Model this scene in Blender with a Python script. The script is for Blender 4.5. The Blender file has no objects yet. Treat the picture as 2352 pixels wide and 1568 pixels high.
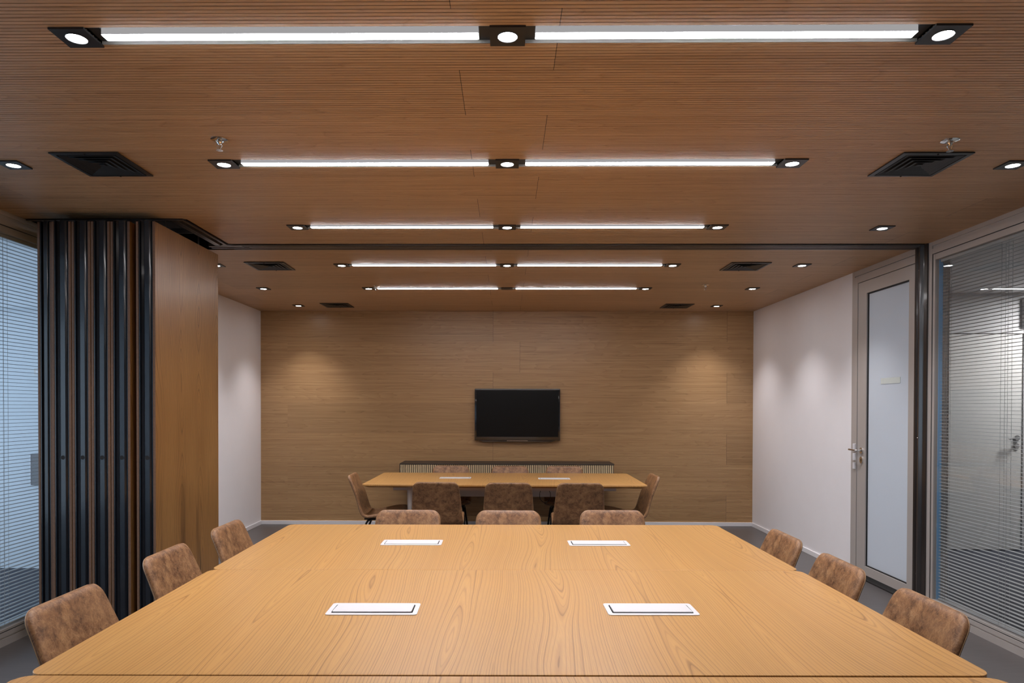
import bpy, bmesh, math, random
import numpy as np
from mathutils import Vector, Matrix
random.seed(7)
sc = bpy.context.scene
COL = sc.collection
PI = math.pi

# ------------------------------------------------------------------ camera
F, PITCH, YAW, ROLL, CX, CY, HC = 1581.3, -.0112, .0117, .0024, 1145.2, 952.3, 1.492
c, s = math.cos(YAW), math.sin(YAW)
r0 = Vector((c, s, 0)); f0 = Vector((-s, c, 0)); zz = Vector((0, 0, 1))
c, s = math.cos(PITCH), math.sin(PITCH)
fw = f0*c + zz*s; up = zz*c - f0*s
c, s = math.cos(ROLL), math.sin(ROLL)
rt, up = r0*c + up*s, up*c - r0*s
cam = bpy.data.cameras.new('camera'); camo = bpy.data.objects.new('camera', cam); COL.objects.link(camo)
M = Matrix((rt, up, -fw)).transposed().to_4x4(); M.translation = Vector((0, 0, HC))
camo.matrix_world = M
cam.sensor_fit = 'HORIZONTAL'; cam.sensor_width = 36; cam.lens = F/2352*36
cam.shift_x = (1176-CX)/2352; cam.shift_y = (CY-784)/2352
cam.clip_start = .05; cam.clip_end = 100
sc.camera = camo

# ------------------------------------------------------------------ world, exposure
w = bpy.data.worlds.new('world'); sc.world = w; w.use_nodes = True
bg = w.node_tree.nodes['Background']
bg.inputs[0].default_value = (.52, .68, .86, 1); bg.inputs[1].default_value = 1.5
sc.view_settings.view_transform = 'Standard'; sc.view_settings.look = 'None'
sc.view_settings.gamma = 1; sc.view_settings.exposure = 1.3; sc.view_settings.use_curve_mapping = False
sc.cycles.use_denoising = True
sc.cycles.max_bounces = 9; sc.cycles.diffuse_bounces = 4; sc.cycles.adaptive_threshold = .015; sc.cycles.transparent_max_bounces = 24
sc.cycles.sample_clamp_indirect = 6; sc.cycles.caustics_reflective = False; sc.cycles.caustics_refractive = False

TUBE_E = 24.0          # linear light diffusers
LAMP_E = 40.0         # downlight lenses
SPOT_W = 20.0         # downlight beams (rows)
SPOT_S = 26.0         # side downlight beams
SIDE_ROOM_W = 70.0    # unseen area lamps that light the room on the right

XL, XR, YB, YF, H = -3.115, 3.095, 8.69, -2.0, 2.70

# ------------------------------------------------------------------ node helpers
class N:
    def __init__(s, name):
        s.m = bpy.data.materials.new(name); s.m.use_nodes = True
        s.t = s.m.node_tree; s.t.nodes.clear()
        s.out = s.n('ShaderNodeOutputMaterial')
    def n(s, t, **k):
        x = s.t.nodes.new(t)
        for a, b in k.items(): setattr(x, a, b)
        return x
    def l(s, a, b): s.t.links.new(a, b)
    def put(s, sock, v):
        if isinstance(v, bpy.types.NodeSocket): s.l(v, sock)
        else: sock.default_value = v
    def math(s, op, a, b=0.0, c=0.0, clamp=False):
        x = s.n('ShaderNodeMath', operation=op); x.use_clamp = clamp
        s.put(x.inputs[0], a); s.put(x.inputs[1], b); s.put(x.inputs[2], c); return x.outputs[0]
    def sep(s, v):
        x = s.n('ShaderNodeSeparateXYZ'); s.l(v, x.inputs[0]); return x.outputs
    def comb(s, a, b, c):
        x = s.n('ShaderNodeCombineXYZ')
        for i, v in enumerate((a, b, c)): s.put(x.inputs[i], v)
        return x.outputs[0]
    def noise(s, v, scale=1, detail=2, rough=.5, dist=0, w=None):
        x = s.n('ShaderNodeTexNoise')
        if w is not None: x.noise_dimensions = '4D'; s.put(x.inputs['W'], w)
        s.l(v, x.inputs['Vector']); x.inputs['Scale'].default_value = scale; x.inputs['Detail'].default_value = detail
        x.inputs['Roughness'].default_value = rough; x.inputs['Distortion'].default_value = dist
        return x.outputs['Fac']
    def white(s, v):
        x = s.n('ShaderNodeTexWhiteNoise'); x.noise_dimensions = '3D'; s.l(v, x.inputs['Vector']); return x.outputs['Value']
    def ramp(s, f, pts, interp='LINEAR'):
        x = s.n('ShaderNodeValToRGB'); x.color_ramp.interpolation = interp
        e = x.color_ramp.elements
        while len(e) < len(pts): e.new(.5)
        for i, (p, cl) in enumerate(pts):
            e[i].position = p; e[i].color = (*cl, 1) if isinstance(cl, tuple) else (cl, cl, cl, 1)
        s.put(x.inputs[0], f); return x.outputs[0]
    def mix(s, f, a, b, mode='MIX'):
        x = s.n('ShaderNodeMix', data_type='RGBA', blend_type=mode)
        s.put(x.inputs[0], f)
        for i, v in ((6, a), (7, b)):
            s.put(x.inputs[i], (*v, 1) if isinstance(v, tuple) and len(v) == 3 else v)
        return x.outputs[2]
    def bump(s, h, strength=.3, dist=.002):
        x = s.n('ShaderNodeBump'); s.l(h, x.inputs['Height']); x.inputs['Strength'].default_value = strength
        x.inputs['Distance'].default_value = dist; return x.outputs[0]
    def coord(s, which='Object'): return s.n('ShaderNodeTexCoord').outputs[which]
    def bsdf(s, color, rough=.5, metal=0, normal=None, coat=0, coat_r=.1, spec=.5, em=None, es=0):
        b = s.n('ShaderNodeBsdfPrincipled')
        s.put(b.inputs['Base Color'], (*color, 1) if isinstance(color, tuple) and len(color) == 3 else color)
        s.put(b.inputs['Roughness'], rough); b.inputs['Metallic'].default_value = metal
        b.inputs['Coat Weight'].default_value = coat; b.inputs['Coat Roughness'].default_value = coat_r
        b.inputs['Specular IOR Level'].default_value = spec
        if normal is not None: s.l(normal, b.inputs['Normal'])
        if em: b.inputs['Emission Color'].default_value = (*em, 1); b.inputs['Emission Strength'].default_value = es
        s.l(b.outputs[0], s.out.inputs[0]); return b

def plain(name, col, rough=.5, metal=0, noise=.06, ns=40, coat=0, spec=.5, bump=0):
    n = N(name); v = n.coord()
    f = n.noise(v, ns, 3)
    a = tuple(max(0, x*(1-noise)) for x in col); b = tuple(min(1, x*(1+noise)) for x in col)
    colr = n.mix(f, a, b)
    nm = n.bump(f, bump, .001) if bump else None
    n.bsdf(colr, rough, metal, nm, coat, spec=spec); return n.m

def emit(name, col, e):
    n = N(name); x = n.n('ShaderNodeEmission'); x.inputs[0].default_value = (*col, 1); x.inputs[1].default_value = e
    n.l(x.outputs[0], n.out.inputs[0]); return n.m

def slat_wood(name, across, origin, bw, cols, rgh=.36):
    """fine straight-grained veneer boards; along X, boards stacked along `across` (1=Y, 2=Z)"""
    n = N(name); p = n.sep(n.coord())
    x, a = p[0], p[across]
    bi = n.math('FLOOR', n.math('DIVIDE', n.math('SUBTRACT', a, origin), bw))
    par = n.math('MODULO', n.math('ADD', bi, 40.0), 2.0)
    tgt = n.math('MULTIPLY_ADD', par, .338, -.173)
    if across == 2: tgt = n.math('MULTIPLY_ADD', par, -.338, .165)
    xs = n.math('SUBTRACT', x, tgt)
    pi = n.math('FLOOR', n.math('DIVIDE', xs, 2.94))
    xm = n.math('SUBTRACT', xs, n.math('MULTIPLY', n.math('ROUND', n.math('DIVIDE', xs, 2.94)), 2.94))
    joint = n.math('MULTIPLY', n.math('LESS_THAN', n.math('ABSOLUTE', xm), .0011), n.math('GREATER_THAN', xs, -1.0))
    rnd = n.white(n.comb(bi, pi, 3.0))
    off = n.math('MULTIPLY', rnd, 37.0)
    v1 = n.comb(n.math('MULTIPLY', x, .8), n.math('MULTIPLY', a, 75.0), off)
    g1 = n.noise(v1, 1, 4, .62, .35)
    v2 = n.comb(n.math('MULTIPLY', x, 3.0), n.math('MULTIPLY', a, 190.0), off)
    g2 = n.noise(v2, 1, 3, .6)
    # cathedral figures
    v3 = n.comb(n.math('MULTIPLY', x, .75), n.math('MULTIPLY', a, 8.0), off)
    g3 = n.noise(v3, 1, 1, .4)
    rings = n.math('FRACT', n.math('MULTIPLY', g3, 16.0))
    rr = n.ramp(rings, [(0, .25), (.12, .75), (1, .5)])
    t = n.math('ADD', n.math('MULTIPLY', g1, .55), n.math('ADD', n.math('MULTIPLY', g2, .22), n.math('MULTIPLY', rr, .26)))
    col = n.ramp(t, [(.30, cols[0]), (.5, cols[1]), (.72, cols[2])])
    tint = n.math('MULTIPLY_ADD', rnd, .16, .92)
    col = n.mix(1.0, col, n.comb(tint, tint, tint), 'MULTIPLY')
    col = n.mix(joint, col, (.02, .012, .008))
    n.bsdf(col, n.math('MULTIPLY_ADD', g2, .15, rgh), 0, n.bump(g1, .12, .001), spec=.65)
    return n.m

def leaf_wood(name, ax, ay, leafw, cols, freq=9.0, yfreq=1.3, rough=.35, coat=.15, streak=0.0, ystr=5.0):
    """flat-cut veneer with cathedral arches; leaves side by side along ax, grain along ay"""
    n = N(name); p = n.sep(n.coord())
    x, y = p[ax], p[ay]
    wv = n.noise(n.comb(n.math('MULTIPLY', x, 1.6), n.math('MULTIPLY', y, .45), 0.0), 1, 1)
    xw = n.math('ADD', x, n.math('MULTIPLY_ADD', wv, .30, -.15))
    q = n.math('DIVIDE', xw, leafw)
    li = n.math('FLOOR', q)
    u = n.math('SUBTRACT', n.math('FRACT', q), .5)
    u = n.math('MULTIPLY', n.math('ABSOLUTE', u), 2.0)
    seed = n.math('MULTIPLY', li, 7.31)
    par = n.math('POWER', u, 1.55)
    h = n.noise(n.comb(seed, n.math('MULTIPLY', y, yfreq), 1.7), 1, 1, .4)
    h2 = n.noise(n.comb(n.math('MULTIPLY', x, 3.6), n.math('MULTIPLY', y, .5), seed), 1, 1, .4)
    h3 = n.noise(n.comb(n.math('MULTIPLY', x, 14.0), n.math('MULTIPLY', y, 3.0), 0.0), 1, 1, .5)
    g = n.math('ADD', n.math('MULTIPLY', par, freq), n.math('MULTIPLY', h, ystr))
    g = n.math('ADD', g, n.math('MULTIPLY', h2, 5.0))
    g = n.math('ADD', g, n.math('MULTIPLY', h3, .35))
    fr = n.math('FRACT', g)
    idx = n.math('FLOOR', g)
    lw = n.white(n.comb(idx, 2.0, 1.0))
    line = n.ramp(fr, [(0, 1.0), (.08, .60), (.15, 0.0), (.50, 0.0), (.90, .32), (1, 1.0)])
    line = n.math('MULTIPLY', line, n.math('MULTIPLY_ADD', n.math('MULTIPLY', lw, lw), 1.1, .22), clamp=True)
    l2 = n.ramp(n.math('FRACT', n.math('MULTIPLY', g, 3.0)), [(0, .34), (.18, 0.0), (.8, 0.0), (1, .34)])
    line = n.math('MAXIMUM', line, l2)
    fine = n.noise(n.comb(n.math('MULTIPLY', x, 420.0), n.math('MULTIPLY', y, 9.0), 0.0), 1, 2, .6)
    broad = n.noise(n.comb(n.math('MULTIPLY', x, 5.0), n.math('MULTIPLY', y, 1.2), 4.0), 1, 2)
    base = n.mix(n.ramp(fine, [(.35, 0.0), (.65, 1.0)]), cols[1], cols[0])
    base = n.mix(n.ramp(broad, [(.3, 0.0), (.7, .6)]), base, cols[2])
    col = n.mix(n.math('MULTIPLY', line, .95), base, cols[3])
    if streak:
        sv = n.noise(n.comb(n.math('MULTIPLY', x, 22.0), n.math('MULTIPLY', y, .9), 9.0), 1, 3, .6)
        low = n.noise(n.comb(n.math('MULTIPLY', x, 6.0), n.math('MULTIPLY', y, 1.1), 2.0), 1, 1)
        sm = n.math('MULTIPLY', n.ramp(sv, [(.53, 0.0), (.60, 1.0)]), n.ramp(low, [(.44, 0.0), (.54, 1.0)]))
        sm = n.math('MULTIPLY', sm, n.ramp(n.math('MULTIPLY', y, .7), [(.0, 1.0), (.85, .0)]))
        col = n.mix(n.math('MULTIPLY', sm, streak), col, (.035, .016, .008))
    n.bsdf(col, n.math('MULTIPLY_ADD', fine, .12, rough-.05), 0, n.bump(line, .04, .0005), coat, .25, spec=.5)
    return n.m

# ------------------------------------------------------------------ materials
m_ceil = slat_wood('ceiling_veneer', 1, 2.484-.382*14, .382, [(.245, .138, .066), (.475, .295, .158), (.630, .430, .255)])
m_bwall = slat_wood('wall_veneer', 2, 2.70-.3857*20, .3857, [(.235, .124, .050), (.455, .268, .118), (.600, .380, .190)], .30)
TC = [(.56, .312, .105), (.48, .256, .080), (.52, .268, .080), (.150, .056, .012)]
m_table = leaf_wood('table_veneer', 0, 1, .36, TC, freq=13.0, yfreq=.62, ystr=9.5)
PC = [(.37, .190, .062), (.26, .125, .037), (.21, .092, .025), (.085, .034, .011)]
m_panel = leaf_wood('panel_veneer', 1, 2, .30, PC, freq=7.0, yfreq=1.3, rough=.38, coat=.2, streak=.95, ystr=9.0)
m_pedge = plain('panel_edge', (.17, .085, .045), .6, noise=.35, ns=90)
m_white = plain('white_paint', (.86, .84, .86), .65, noise=.02, ns=6, bump=.04)
m_base = plain('baseboard_white', (.84, .83, .85), .4, noise=.02)
m_black = plain('black_metal', (.018, .019, .021), .38, noise=.2)
m_vent = plain('vent_black', (.012, .013, .015), .5, noise=.2)
m_house = plain('housing_grey', (.36, .36, .34), .5, noise=.03)
m_gloss = plain('profile_gloss', (.010, .012, .017), .26, metal=0, noise=.2, coat=.45, spec=.4)
m_frame = plain('champagne_aluminium', (.50, .465, .44), .42, metal=.25, noise=.03, ns=15)
m_gask = plain('black_gasket', (.012, .012, .013), .6)
m_chrome = plain('chrome', (.75, .74, .72), .12, metal=1, noise=.05)
m_track = plain('track_metal', (.11, .10, .095), .35, metal=.6, noise=.1)
m_trackl = plain('track_lip', (.35, .33, .32), .3, metal=.8, noise=.1)
m_dark = plain('dark_void', (.010, .008, .007), .8)
m_slat = plain('blind_slat', (.42, .44, .45), .45, noise=.03)
m_cord = plain('blind_cord', (.35, .37, .38), .8)
m_plateW = plain('white_enamel', (.70, .70, .73), .3, noise=.01)
m_legG = plain('leg_grey', (.60, .58, .57), .4, noise=.03)
m_tube = emit('tube_light', (.985, .975, 1.0), TUBE_E)
m_tubes = emit('tube_side', (1.0, .975, .985), TUBE_E*.006)
m_lamp = emit('lamp_light', (1.0, .97, .98), LAMP_E)
m_off = plain('lamp_off', (.06, .06, .06), .2)
m_screen = plain('tv_screen', (.005, .005, .005), .25, noise=.05, spec=.25)
m_bezel = plain('tv_bezel', (.01, .01, .012), .06, noise=.05, coat=1)
m_blue = plain('plain_blue', (.27, .53, .84), .5, noise=.03)
m_carpet = plain('side_carpet', (.035, .04, .055), .95, noise=.35, ns=160)
m_grey = plain('grey_wall', (.50, .50, .50), .7, noise=.02, ns=4)
m_bluewall = plain('pale_wall', (.66, .70, .74), .7, noise=.02, ns=4)
m_slatL = plain('oak_slat', (.74, .57, .34), .55, noise=.15, ns=30)
m_cabtop = plain('cabinet_dark', (.052, .036, .026), .5, noise=.15, ns=25)
m_cable = plain('black_cable', (.01, .01, .01), .5)
m_label = plain('pale_label', (.60, .65, .62), .6)
m_pip = plain('leather_piping', (.32, .20, .105), .6)
m_leg = plain('chair_leg_black', (.012, .010, .010), .35, noise=.1)

n = N('floor_vinyl'); v = n.coord(); p = n.sep(v)
g = n.noise(n.comb(n.math('MULTIPLY', p[0], 6.0), n.math('MULTIPLY', p[1], 50.0), 0.0), 1, 4, .6)
f2 = n.noise(v, 3, 3)
colr = n.mix(n.math('MULTIPLY_ADD', g, .7, n.math('MULTIPLY', f2, .3)), (.055, .050, .050), (.115, .105, .105))
n.bsdf(colr, .38, 0, n.bump(g, .1, .001)); m_floor = n.m

n = N('brown_leather'); v = n.coord()
a = n.noise(v, 20, 4, .6, .6); b = n.noise(v, 62, 4, .65, .8)
vo = n.n('ShaderNodeTexVoronoi', feature='DISTANCE_TO_EDGE'); vo.inputs['Scale'].default_value = 70
wv = n.n('ShaderNodeMapping'); wv.inputs['Scale'].default_value = (1, 1, .45)
dn = n.n('ShaderNodeTexNoise'); dn.inputs['Scale'].default_value = 9; dn.inputs['Detail'].default_value = 3
n.l(v, dn.inputs['Vector'])
mx = n.n('ShaderNodeMix', data_type='VECTOR'); mx.inputs[0].default_value = .10
n.l(v, mx.inputs[4]); n.l(dn.outputs['Color'], mx.inputs[5]); n.l(mx.outputs[1], wv.inputs[0]); n.l(wv.outputs[0], vo.inputs['Vector'])
cr = n.ramp(vo.outputs['Distance'], [(0, 1.0), (.05, 0.0)])
t = n.math('ADD', n.math('MULTIPLY', a, .6), n.math('MULTIPLY', b, .4))
colr = n.ramp(t, [(.36, (.110, .050, .022)), (.5, (.235, .112, .048)), (.64, (.370, .195, .085))])
colr = n.mix(n.math('MULTIPLY', cr, n.math('MULTIPLY', a, .8)), colr, (.44, .26, .13))
n.bsdf(colr, n.math('MULTIPLY_ADD', b, .2, .36), 0, n.bump(n.math('ADD', cr, b), .18, .0012), spec=.5); m_leather = n.m

n = N('clear_glass')
tr = n.n('ShaderNodeBsdfTransparent'); tr.inputs[0].default_value = (.96, .965, .965, 1)
gl = n.n('ShaderNodeBsdfGlossy'); gl.inputs['Roughness'].default_value = .0; gl.inputs[0].default_value = (1, 1, 1, 1)
lw = n.n('ShaderNodeLayerWeight'); lw.inputs[0].default_value = .5
fr = n.math('MULTIPLY_ADD', n.math('POWER', lw.outputs['Facing'], 5.0), .9, .035)
ms = n.n('ShaderNodeMixShader'); n.l(fr, ms.inputs[0]); n.l(tr.outputs[0], ms.inputs[1]); n.l(gl.outputs[0], ms.inputs[2])
n.l(ms.outputs[0], n.out.inputs[0]); m_glass = n.m

n = N('frosted_glass'); v = n.coord(); z = n.sep(v)[2]
df = n.n('ShaderNodeBsdfDiffuse'); df.inputs[0].default_value = (.82, .86, .90, 1)
tl = n.n('ShaderNodeBsdfTranslucent'); tl.inputs[0].default_value = (.80, .88, .98, 1)
gl = n.n('ShaderNodeBsdfGlossy'); gl.inputs['Roughness'].default_value = .25
ms = n.n('ShaderNodeMixShader'); ms.inputs[0].default_value = .45
n.l(df.outputs[0], ms.inputs[1]); n.l(tl.outputs[0], ms.inputs[2])
m2 = n.n('ShaderNodeMixShader'); m2.inputs[0].default_value = .05
n.l(ms.outputs[0], m2.inputs[1]); n.l(gl.outputs[0], m2.inputs[2]); n.l(m2.outputs[0], n.out.inputs[0]); m_frost = n.m

# ------------------------------------------------------------------ mesh helpers
class MB:
    def __init__(s): s.bm = bmesh.new()
    def box(s, x0, x1, y0, y1, z0, z1, bev=0, seg=2):
        vs = [s.bm.verts.new((x, y, z)) for x in (x0, x1) for y in (y0, y1) for z in (z0, z1)]
        fs = [(0, 1, 3, 2), (4, 6, 7, 5), (0, 4, 5, 1), (2, 3, 7, 6), (0, 2, 6, 4), (1, 5, 7, 3)]
        faces = [s.bm.faces.new([vs[i] for i in f]) for f in fs]
        if bev:
            ed = list({e for f in faces for e in f.edges})
            bmesh.ops.bevel(s.bm, geom=ed, offset=bev, segments=seg, affect='EDGES', profile=.5)
        return s
    def quad(s, *pts):
        s.bm.faces.new([s.bm.verts.new(p) for p in pts]); return s
    def prism(s, pts, fn, t0, t1):
        """extrude closed 2D outline pts; fn(a,b,t)->xyz"""
        A = [s.bm.verts.new(fn(a, b, t0)) for a, b in pts]; B = [s.bm.verts.new(fn(a, b, t1)) for a, b in pts]
        k = len(pts)
        for i in range(k): s.bm.faces.new((A[i], A[(i+1) % k], B[(i+1) % k], B[i]))
        s.bm.faces.new(A[::-1]); s.bm.faces.new(B); return s
    def cyl(s, cx, cy, z0, z1, r0, r1=None, k=24, cap=True):
        r1 = r0 if r1 is None else r1
        A = [s.bm.verts.new((cx+r0*math.cos(2*PI*i/k), cy+r0*math.sin(2*PI*i/k), z0)) for i in range(k)]
        B = [s.bm.verts.new((cx+r1*math.cos(2*PI*i/k), cy+r1*math.sin(2*PI*i/k), z1)) for i in range(k)]
        for i in range(k): s.bm.faces.new((A[i], A[(i+1) % k], B[(i+1) % k], B[i]))
        if cap: s.bm.faces.new(A[::-1]); s.bm.faces.new(B)
        return s
    def lathe(s, cx, cy, prof, k=24):
        rings = [[s.bm.verts.new((cx+r*math.cos(2*PI*i/k), cy+r*math.sin(2*PI*i/k), z)) for i in range(k)] for r, z in prof]
        for A, B in zip(rings, rings[1:]):
            for i in range(k): s.bm.faces.new((A[i], A[(i+1) % k], B[(i+1) % k], B[i]))
        s.bm.faces.new(rings[0][::-1]); s.bm.faces.new(rings[-1]); return s
    def tube(s, pts, r, k=10, closed=False):
        pts = [Vector(p) for p in pts]; rings = []; L = len(pts)
        ref = None
        for i, p in enumerate(pts):
            a = pts[i-1] if (i > 0 or closed) else p; b = pts[(i+1) % L] if (i < L-1 or closed) else p
            d = (b-a).normalized()
            if ref is None: ref = Vector((0, 0, 1)) if abs(d.z) < .9 else Vector((1, 0, 0))
            u = d.cross(ref).normalized(); v = u.cross(d).normalized(); ref = v
            rr = r[i] if isinstance(r, (list, tuple)) else r
            rings.append([s.bm.verts.new(p+u*rr*math.cos(2*PI*j/k)+v*rr*math.sin(2*PI*j/k)) for j in range(k)])
        R = rings+[rings[0]] if closed else rings
        for A, B in zip(R, R[1:]):
            for j in range(k): s.bm.faces.new((A[j], A[(j+1) % k], B[(j+1) % k], B[j]))
        if not closed: s.bm.faces.new(rings[0][::-1]); s.bm.faces.new(rings[-1])
        return s
    def obj(s, name, mat, parent=None, smooth=False, loc=None):
        bmesh.ops.recalc_face_normals(s.bm, faces=s.bm.faces)
        me = bpy.data.meshes.new(name); s.bm.to_mesh(me); s.bm.free()
        for mm in (mat if isinstance(mat, (list, tuple)) else [mat]): me.materials.append(mm)
        if smooth:
            for p in me.polygons: p.use_smooth = True
            try: me.set_sharp_from_angle(angle=math.radians(smooth if smooth is not True else 40))
            except Exception: pass
        o = bpy.data.objects.new(name, me); COL.objects.link(o)
        if parent: o.parent = parent
        if loc is not None: o.location = loc
        return o

def round_path(pts, r, seg=6, closed=False):
    """round corners of a polyline"""
    pts = [Vector(p) for p in pts]; out = []; L = len(pts)
    for i, p in enumerate(pts):
        if not closed and i in (0, L-1): out.append(p); continue
        a, b = pts[i-1], pts[(i+1) % L]
        da, db = (a-p), (b-p); q = min(r, da.length*.49, db.length*.49)
        pa, pb = p+da.normalized()*q, p+db.normalized()*q
        for k in range(seg+1):
            t = k/seg; out.append((1-t)**2*pa+2*t*(1-t)*p+t*t*pb)
    return out

def rrect(x0, x1, y0, y1, r, seg=6):
    P = []
    for cx, cy, a in ((x1-r, y1-r, 0), (x0+r, y1-r, 90), (x0+r, y0+r, 180), (x1-r, y0+r, 270)):
        for k in range(seg+1):
            t = math.radians(a+90*k/seg); P.append((cx+r*math.cos(t), cy+r*math.sin(t)))
    return P

def empty(name, loc, rz=0, label=None, cat=None, group=None):
    o = bpy.data.objects.new(name, None); COL.objects.link(o)
    o.location = loc; o.rotation_euler = (0, 0, rz); o.empty_display_size = .1
    if label: o['label'] = label
    if cat: o['category'] = cat
    if group: o['group'] = group
    return o
def tag(o, label, cat, group=None):
    o['label'] = label; o['category'] = cat
    if group: o['group'] = group
    return o
def struct(o, label=None):
    o['kind'] = 'structure'
    if label: o['label'] = label
    return o
def dup(root, loc, rz, label, group=None):
    r = root.copy(); COL.objects.link(r); r.location = loc; r.rotation_euler = (0, 0, rz); r['label'] = label
    if group: r['group'] = group
    def rec(src, dst):
        for ch in [o for o in ALL if o.parent == src]:
            d = ch.copy(); COL.objects.link(d); d.parent = dst; rec(ch, d)
    ALL = list(COL.objects)
    rec(root, r)
    return r

# ------------------------------------------------------------------ layout of the ceiling lights
ROWS = [2.25, 3.425, 4.63, 5.87, 7.02]
PLX = [-1.410, 0.0, 1.405]
PH = .0575
SLOTS = []          # x0,x1,y0,y1 holes
for y in ROWS:
    SLOTS.append((-1.410+PH-.004, -PH+.004, y-.0525, y+.0525))
    SLOTS.append((PH-.004, 1.405-PH+.004, y-.0525, y+.0525))
BAY = (XL, -2.09, 4.44, 5.285)
TRK = (-2.09, XR, 5.13, 5.285)
HOLES = SLOTS+[BAY, TRK]

# ------------------------------------------------------------------ grooved ceiling
def grooved(mb, a0, a1, origin, pitch, gw, gd, holes, emitq):
    br = {a0, a1}
    k0 = math.floor((a0-origin)/pitch)-1; k1 = math.ceil((a1-origin)/pitch)+1
    gro = []
    for k in range(k0, k1):
        g = origin+k*pitch
        if a0 < g-gw and g+gw < a1: gro.append((g-gw/2, g+gw/2)); br |= {g-gw/2, g+gw/2}
    for h in holes: br |= {h[2], h[3]}
    br = sorted(b for b in br if a0 <= b <= a1)
    gs = sorted(gro); gi = 0
    for b0, b1 in zip(br, br[1:]):
        if b1-b0 < 1e-6: continue
        m = (b0+b1)/2
        while gi < len(gs) and gs[gi][1] < m: gi += 1
        ing = gi < len(gs) and gs[gi][0] <= m <= gs[gi][1]
        iv = [(XL, XR)]
        for h in holes:
            if h[2] <= m <= h[3]:
                nv = []
                for p, q in iv:
                    if h[1] <= p or h[0] >= q: nv.append((p, q)); continue
                    if h[0] > p: nv.append((p, h[0]))
                    if h[1] < q: nv.append((h[1], q))
                iv = nv
        for p, q in iv:
            emitq(p, q, b0, b1, ing, gd, ing and abs(b0-gs[gi][0]) < 1e-6, ing and abs(b1-gs[gi][1]) < 1e-6)

mb = MB()
def eq(p, q, b0, b1, ing, gd, wa, wb):
    z = H+(gd if ing else 0)
    mb.quad((p, b0, z), (p, b1, z), (q, b1, z), (q, b0, z))
    if wa: mb.quad((p, b0, H), (p, b0, z), (q, b0, z), (q, b0, H))
    if wb: mb.quad((p, b1, z), (p, b1, H), (q, b1, H), (q, b1, z))
grooved(mb, YF, YB, 2.484, .0191, .0034, .006, HOLES, eq)
ceil = struct(mb.obj('ceiling', m_ceil))
# backing above the ceiling boards (light tight)
mb = MB(); mb.box(XL-.1, XR+.1, YF-.1, YB+.1, H+.125, H+.16)
o = struct(mb.obj('ceiling', m_dark))

# back wall
mb = MB()
def eqw(p, q, b0, b1, ing, gd, wa, wb):
    y = YB+(gd if ing else 0)
    mb.quad((p, y, b0), (q, y, b0), (q, y, b1), (p, y, b1))
    if wa: mb.quad((p, YB, b0), (q, YB, b0), (q, y, b0), (p, y, b0))
    if wb: mb.quad((p, y, b1), (q, y, b1), (q, YB, b1), (p, YB, b1))
grooved(mb, .045, H+.004, 2.70, .3857/24, .0034, .0075, [], eqw)
struct(mb.obj('wall_back', m_bwall))
mb = MB(); mb.box(XL-.1, XR+.1, YB+.009, YB+.1, -.02, H+.1); struct(mb.obj('wall_back', m_dark))
# front wall behind the camera
mb = MB(); mb.box(XL-.1, XR+.1, YF-.1, YF, -.02, H+.1); struct(mb.obj('wall_front', m_white))
# floor
mb = MB(); mb.box(XL-.02, XR+.02, YF, YB, -.05, 0); struct(mb.obj('floor', m_floor))
# left and right white walls
mb = MB(); mb.box(XL-.12, XL, 5.12, YB, 0, H+.1); struct(mb.obj('wall_left', m_white))
mb = MB(); mb.box(XR, XR+.12, 6.207, YB, 0, H+.1); struct(mb.obj('wall_right', m_white))
# baseboards
mb = MB(); mb.box(XL+.013, XR-.013, YB-.013, YB+.008, 0, .048, .002); struct(mb.obj('baseboard_back', m_base))
mb = MB(); mb.box(XL, XL+.013, 5.3, YB, 0, .048, .002); struct(mb.obj('baseboard_left', m_base))
mb = MB(); mb.box(XR-.013, XR, 6.21, YB, 0, .048, .002); struct(mb.obj('baseboard_right', m_base))

# ------------------------------------------------------------------ folding partition track and parking bay
mb = MB()
x0, x1, y0, y1 = BAY
mb.box(x0, x1, y0-.02, y0, H-.0, H+.12); mb.box(x1, x1+.02, y0, 5.13, H, H+.12)
mb.box(x0, XR, y1, y1+.02, H, H+.12); mb.box(-2.07, XR, 5.11, 5.13, H, H+.12)
mb.box(x0, XR, y0-.02, y1+.02, H+.118, H+.124); mb.box(x0-.03, x0, y0-.1, y1+.1, H-.001, H+.124)
bay = struct(mb.obj('trim_1', m_dark))
mb = MB()
# lipped edge profile round the bay, and the track
mb.box(x0, x1+.004, y0-.006, y0+.014, H-.008, H+.03); mb.box(x1-.014, x1+.006, y0, 5.13, H-.008, H+.03)
mb.box(x1-.014, XR, 5.128, 5.142, H-.006, H+.05)
mb.box(x1, XR, 5.262, 5.288, H-.006, H+.05)
mb.box(x1-.10, x1-.06, y0+.02, 5.16, H-.002, H+.05)
mb.box(-2.25, XR, 5.175, 5.20, H-.003, H+.05); mb.box(-2.25, XR, 5.225, 5.25, H-.003, H+.05)
mb.prism([(x1-.014, 5.10), (x1+.10, 5.142), (x1+.10, 5.20), (x1-.06, 5.142)], lambda a, b, t: (a, b, t), H-.006, H+.05)
struct(mb.obj('trim_2', m_track, bay))
mb = MB()
mb.box(-1.95, XR, 5.200, 5.206, H-.004, H+.03); mb.box(-1.95, XR, 5.2485, 5.252, H-.004, H+.03)
mb.box(x1-.062, x1-.056, y0+.05, 5.14, H-.004, H+.03)
mb.box(x0+.3, x1-.1, 4.78, 4.79, H-.004, H+.03)
struct(mb.obj('trim_3', m_trackl, bay))

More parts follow.
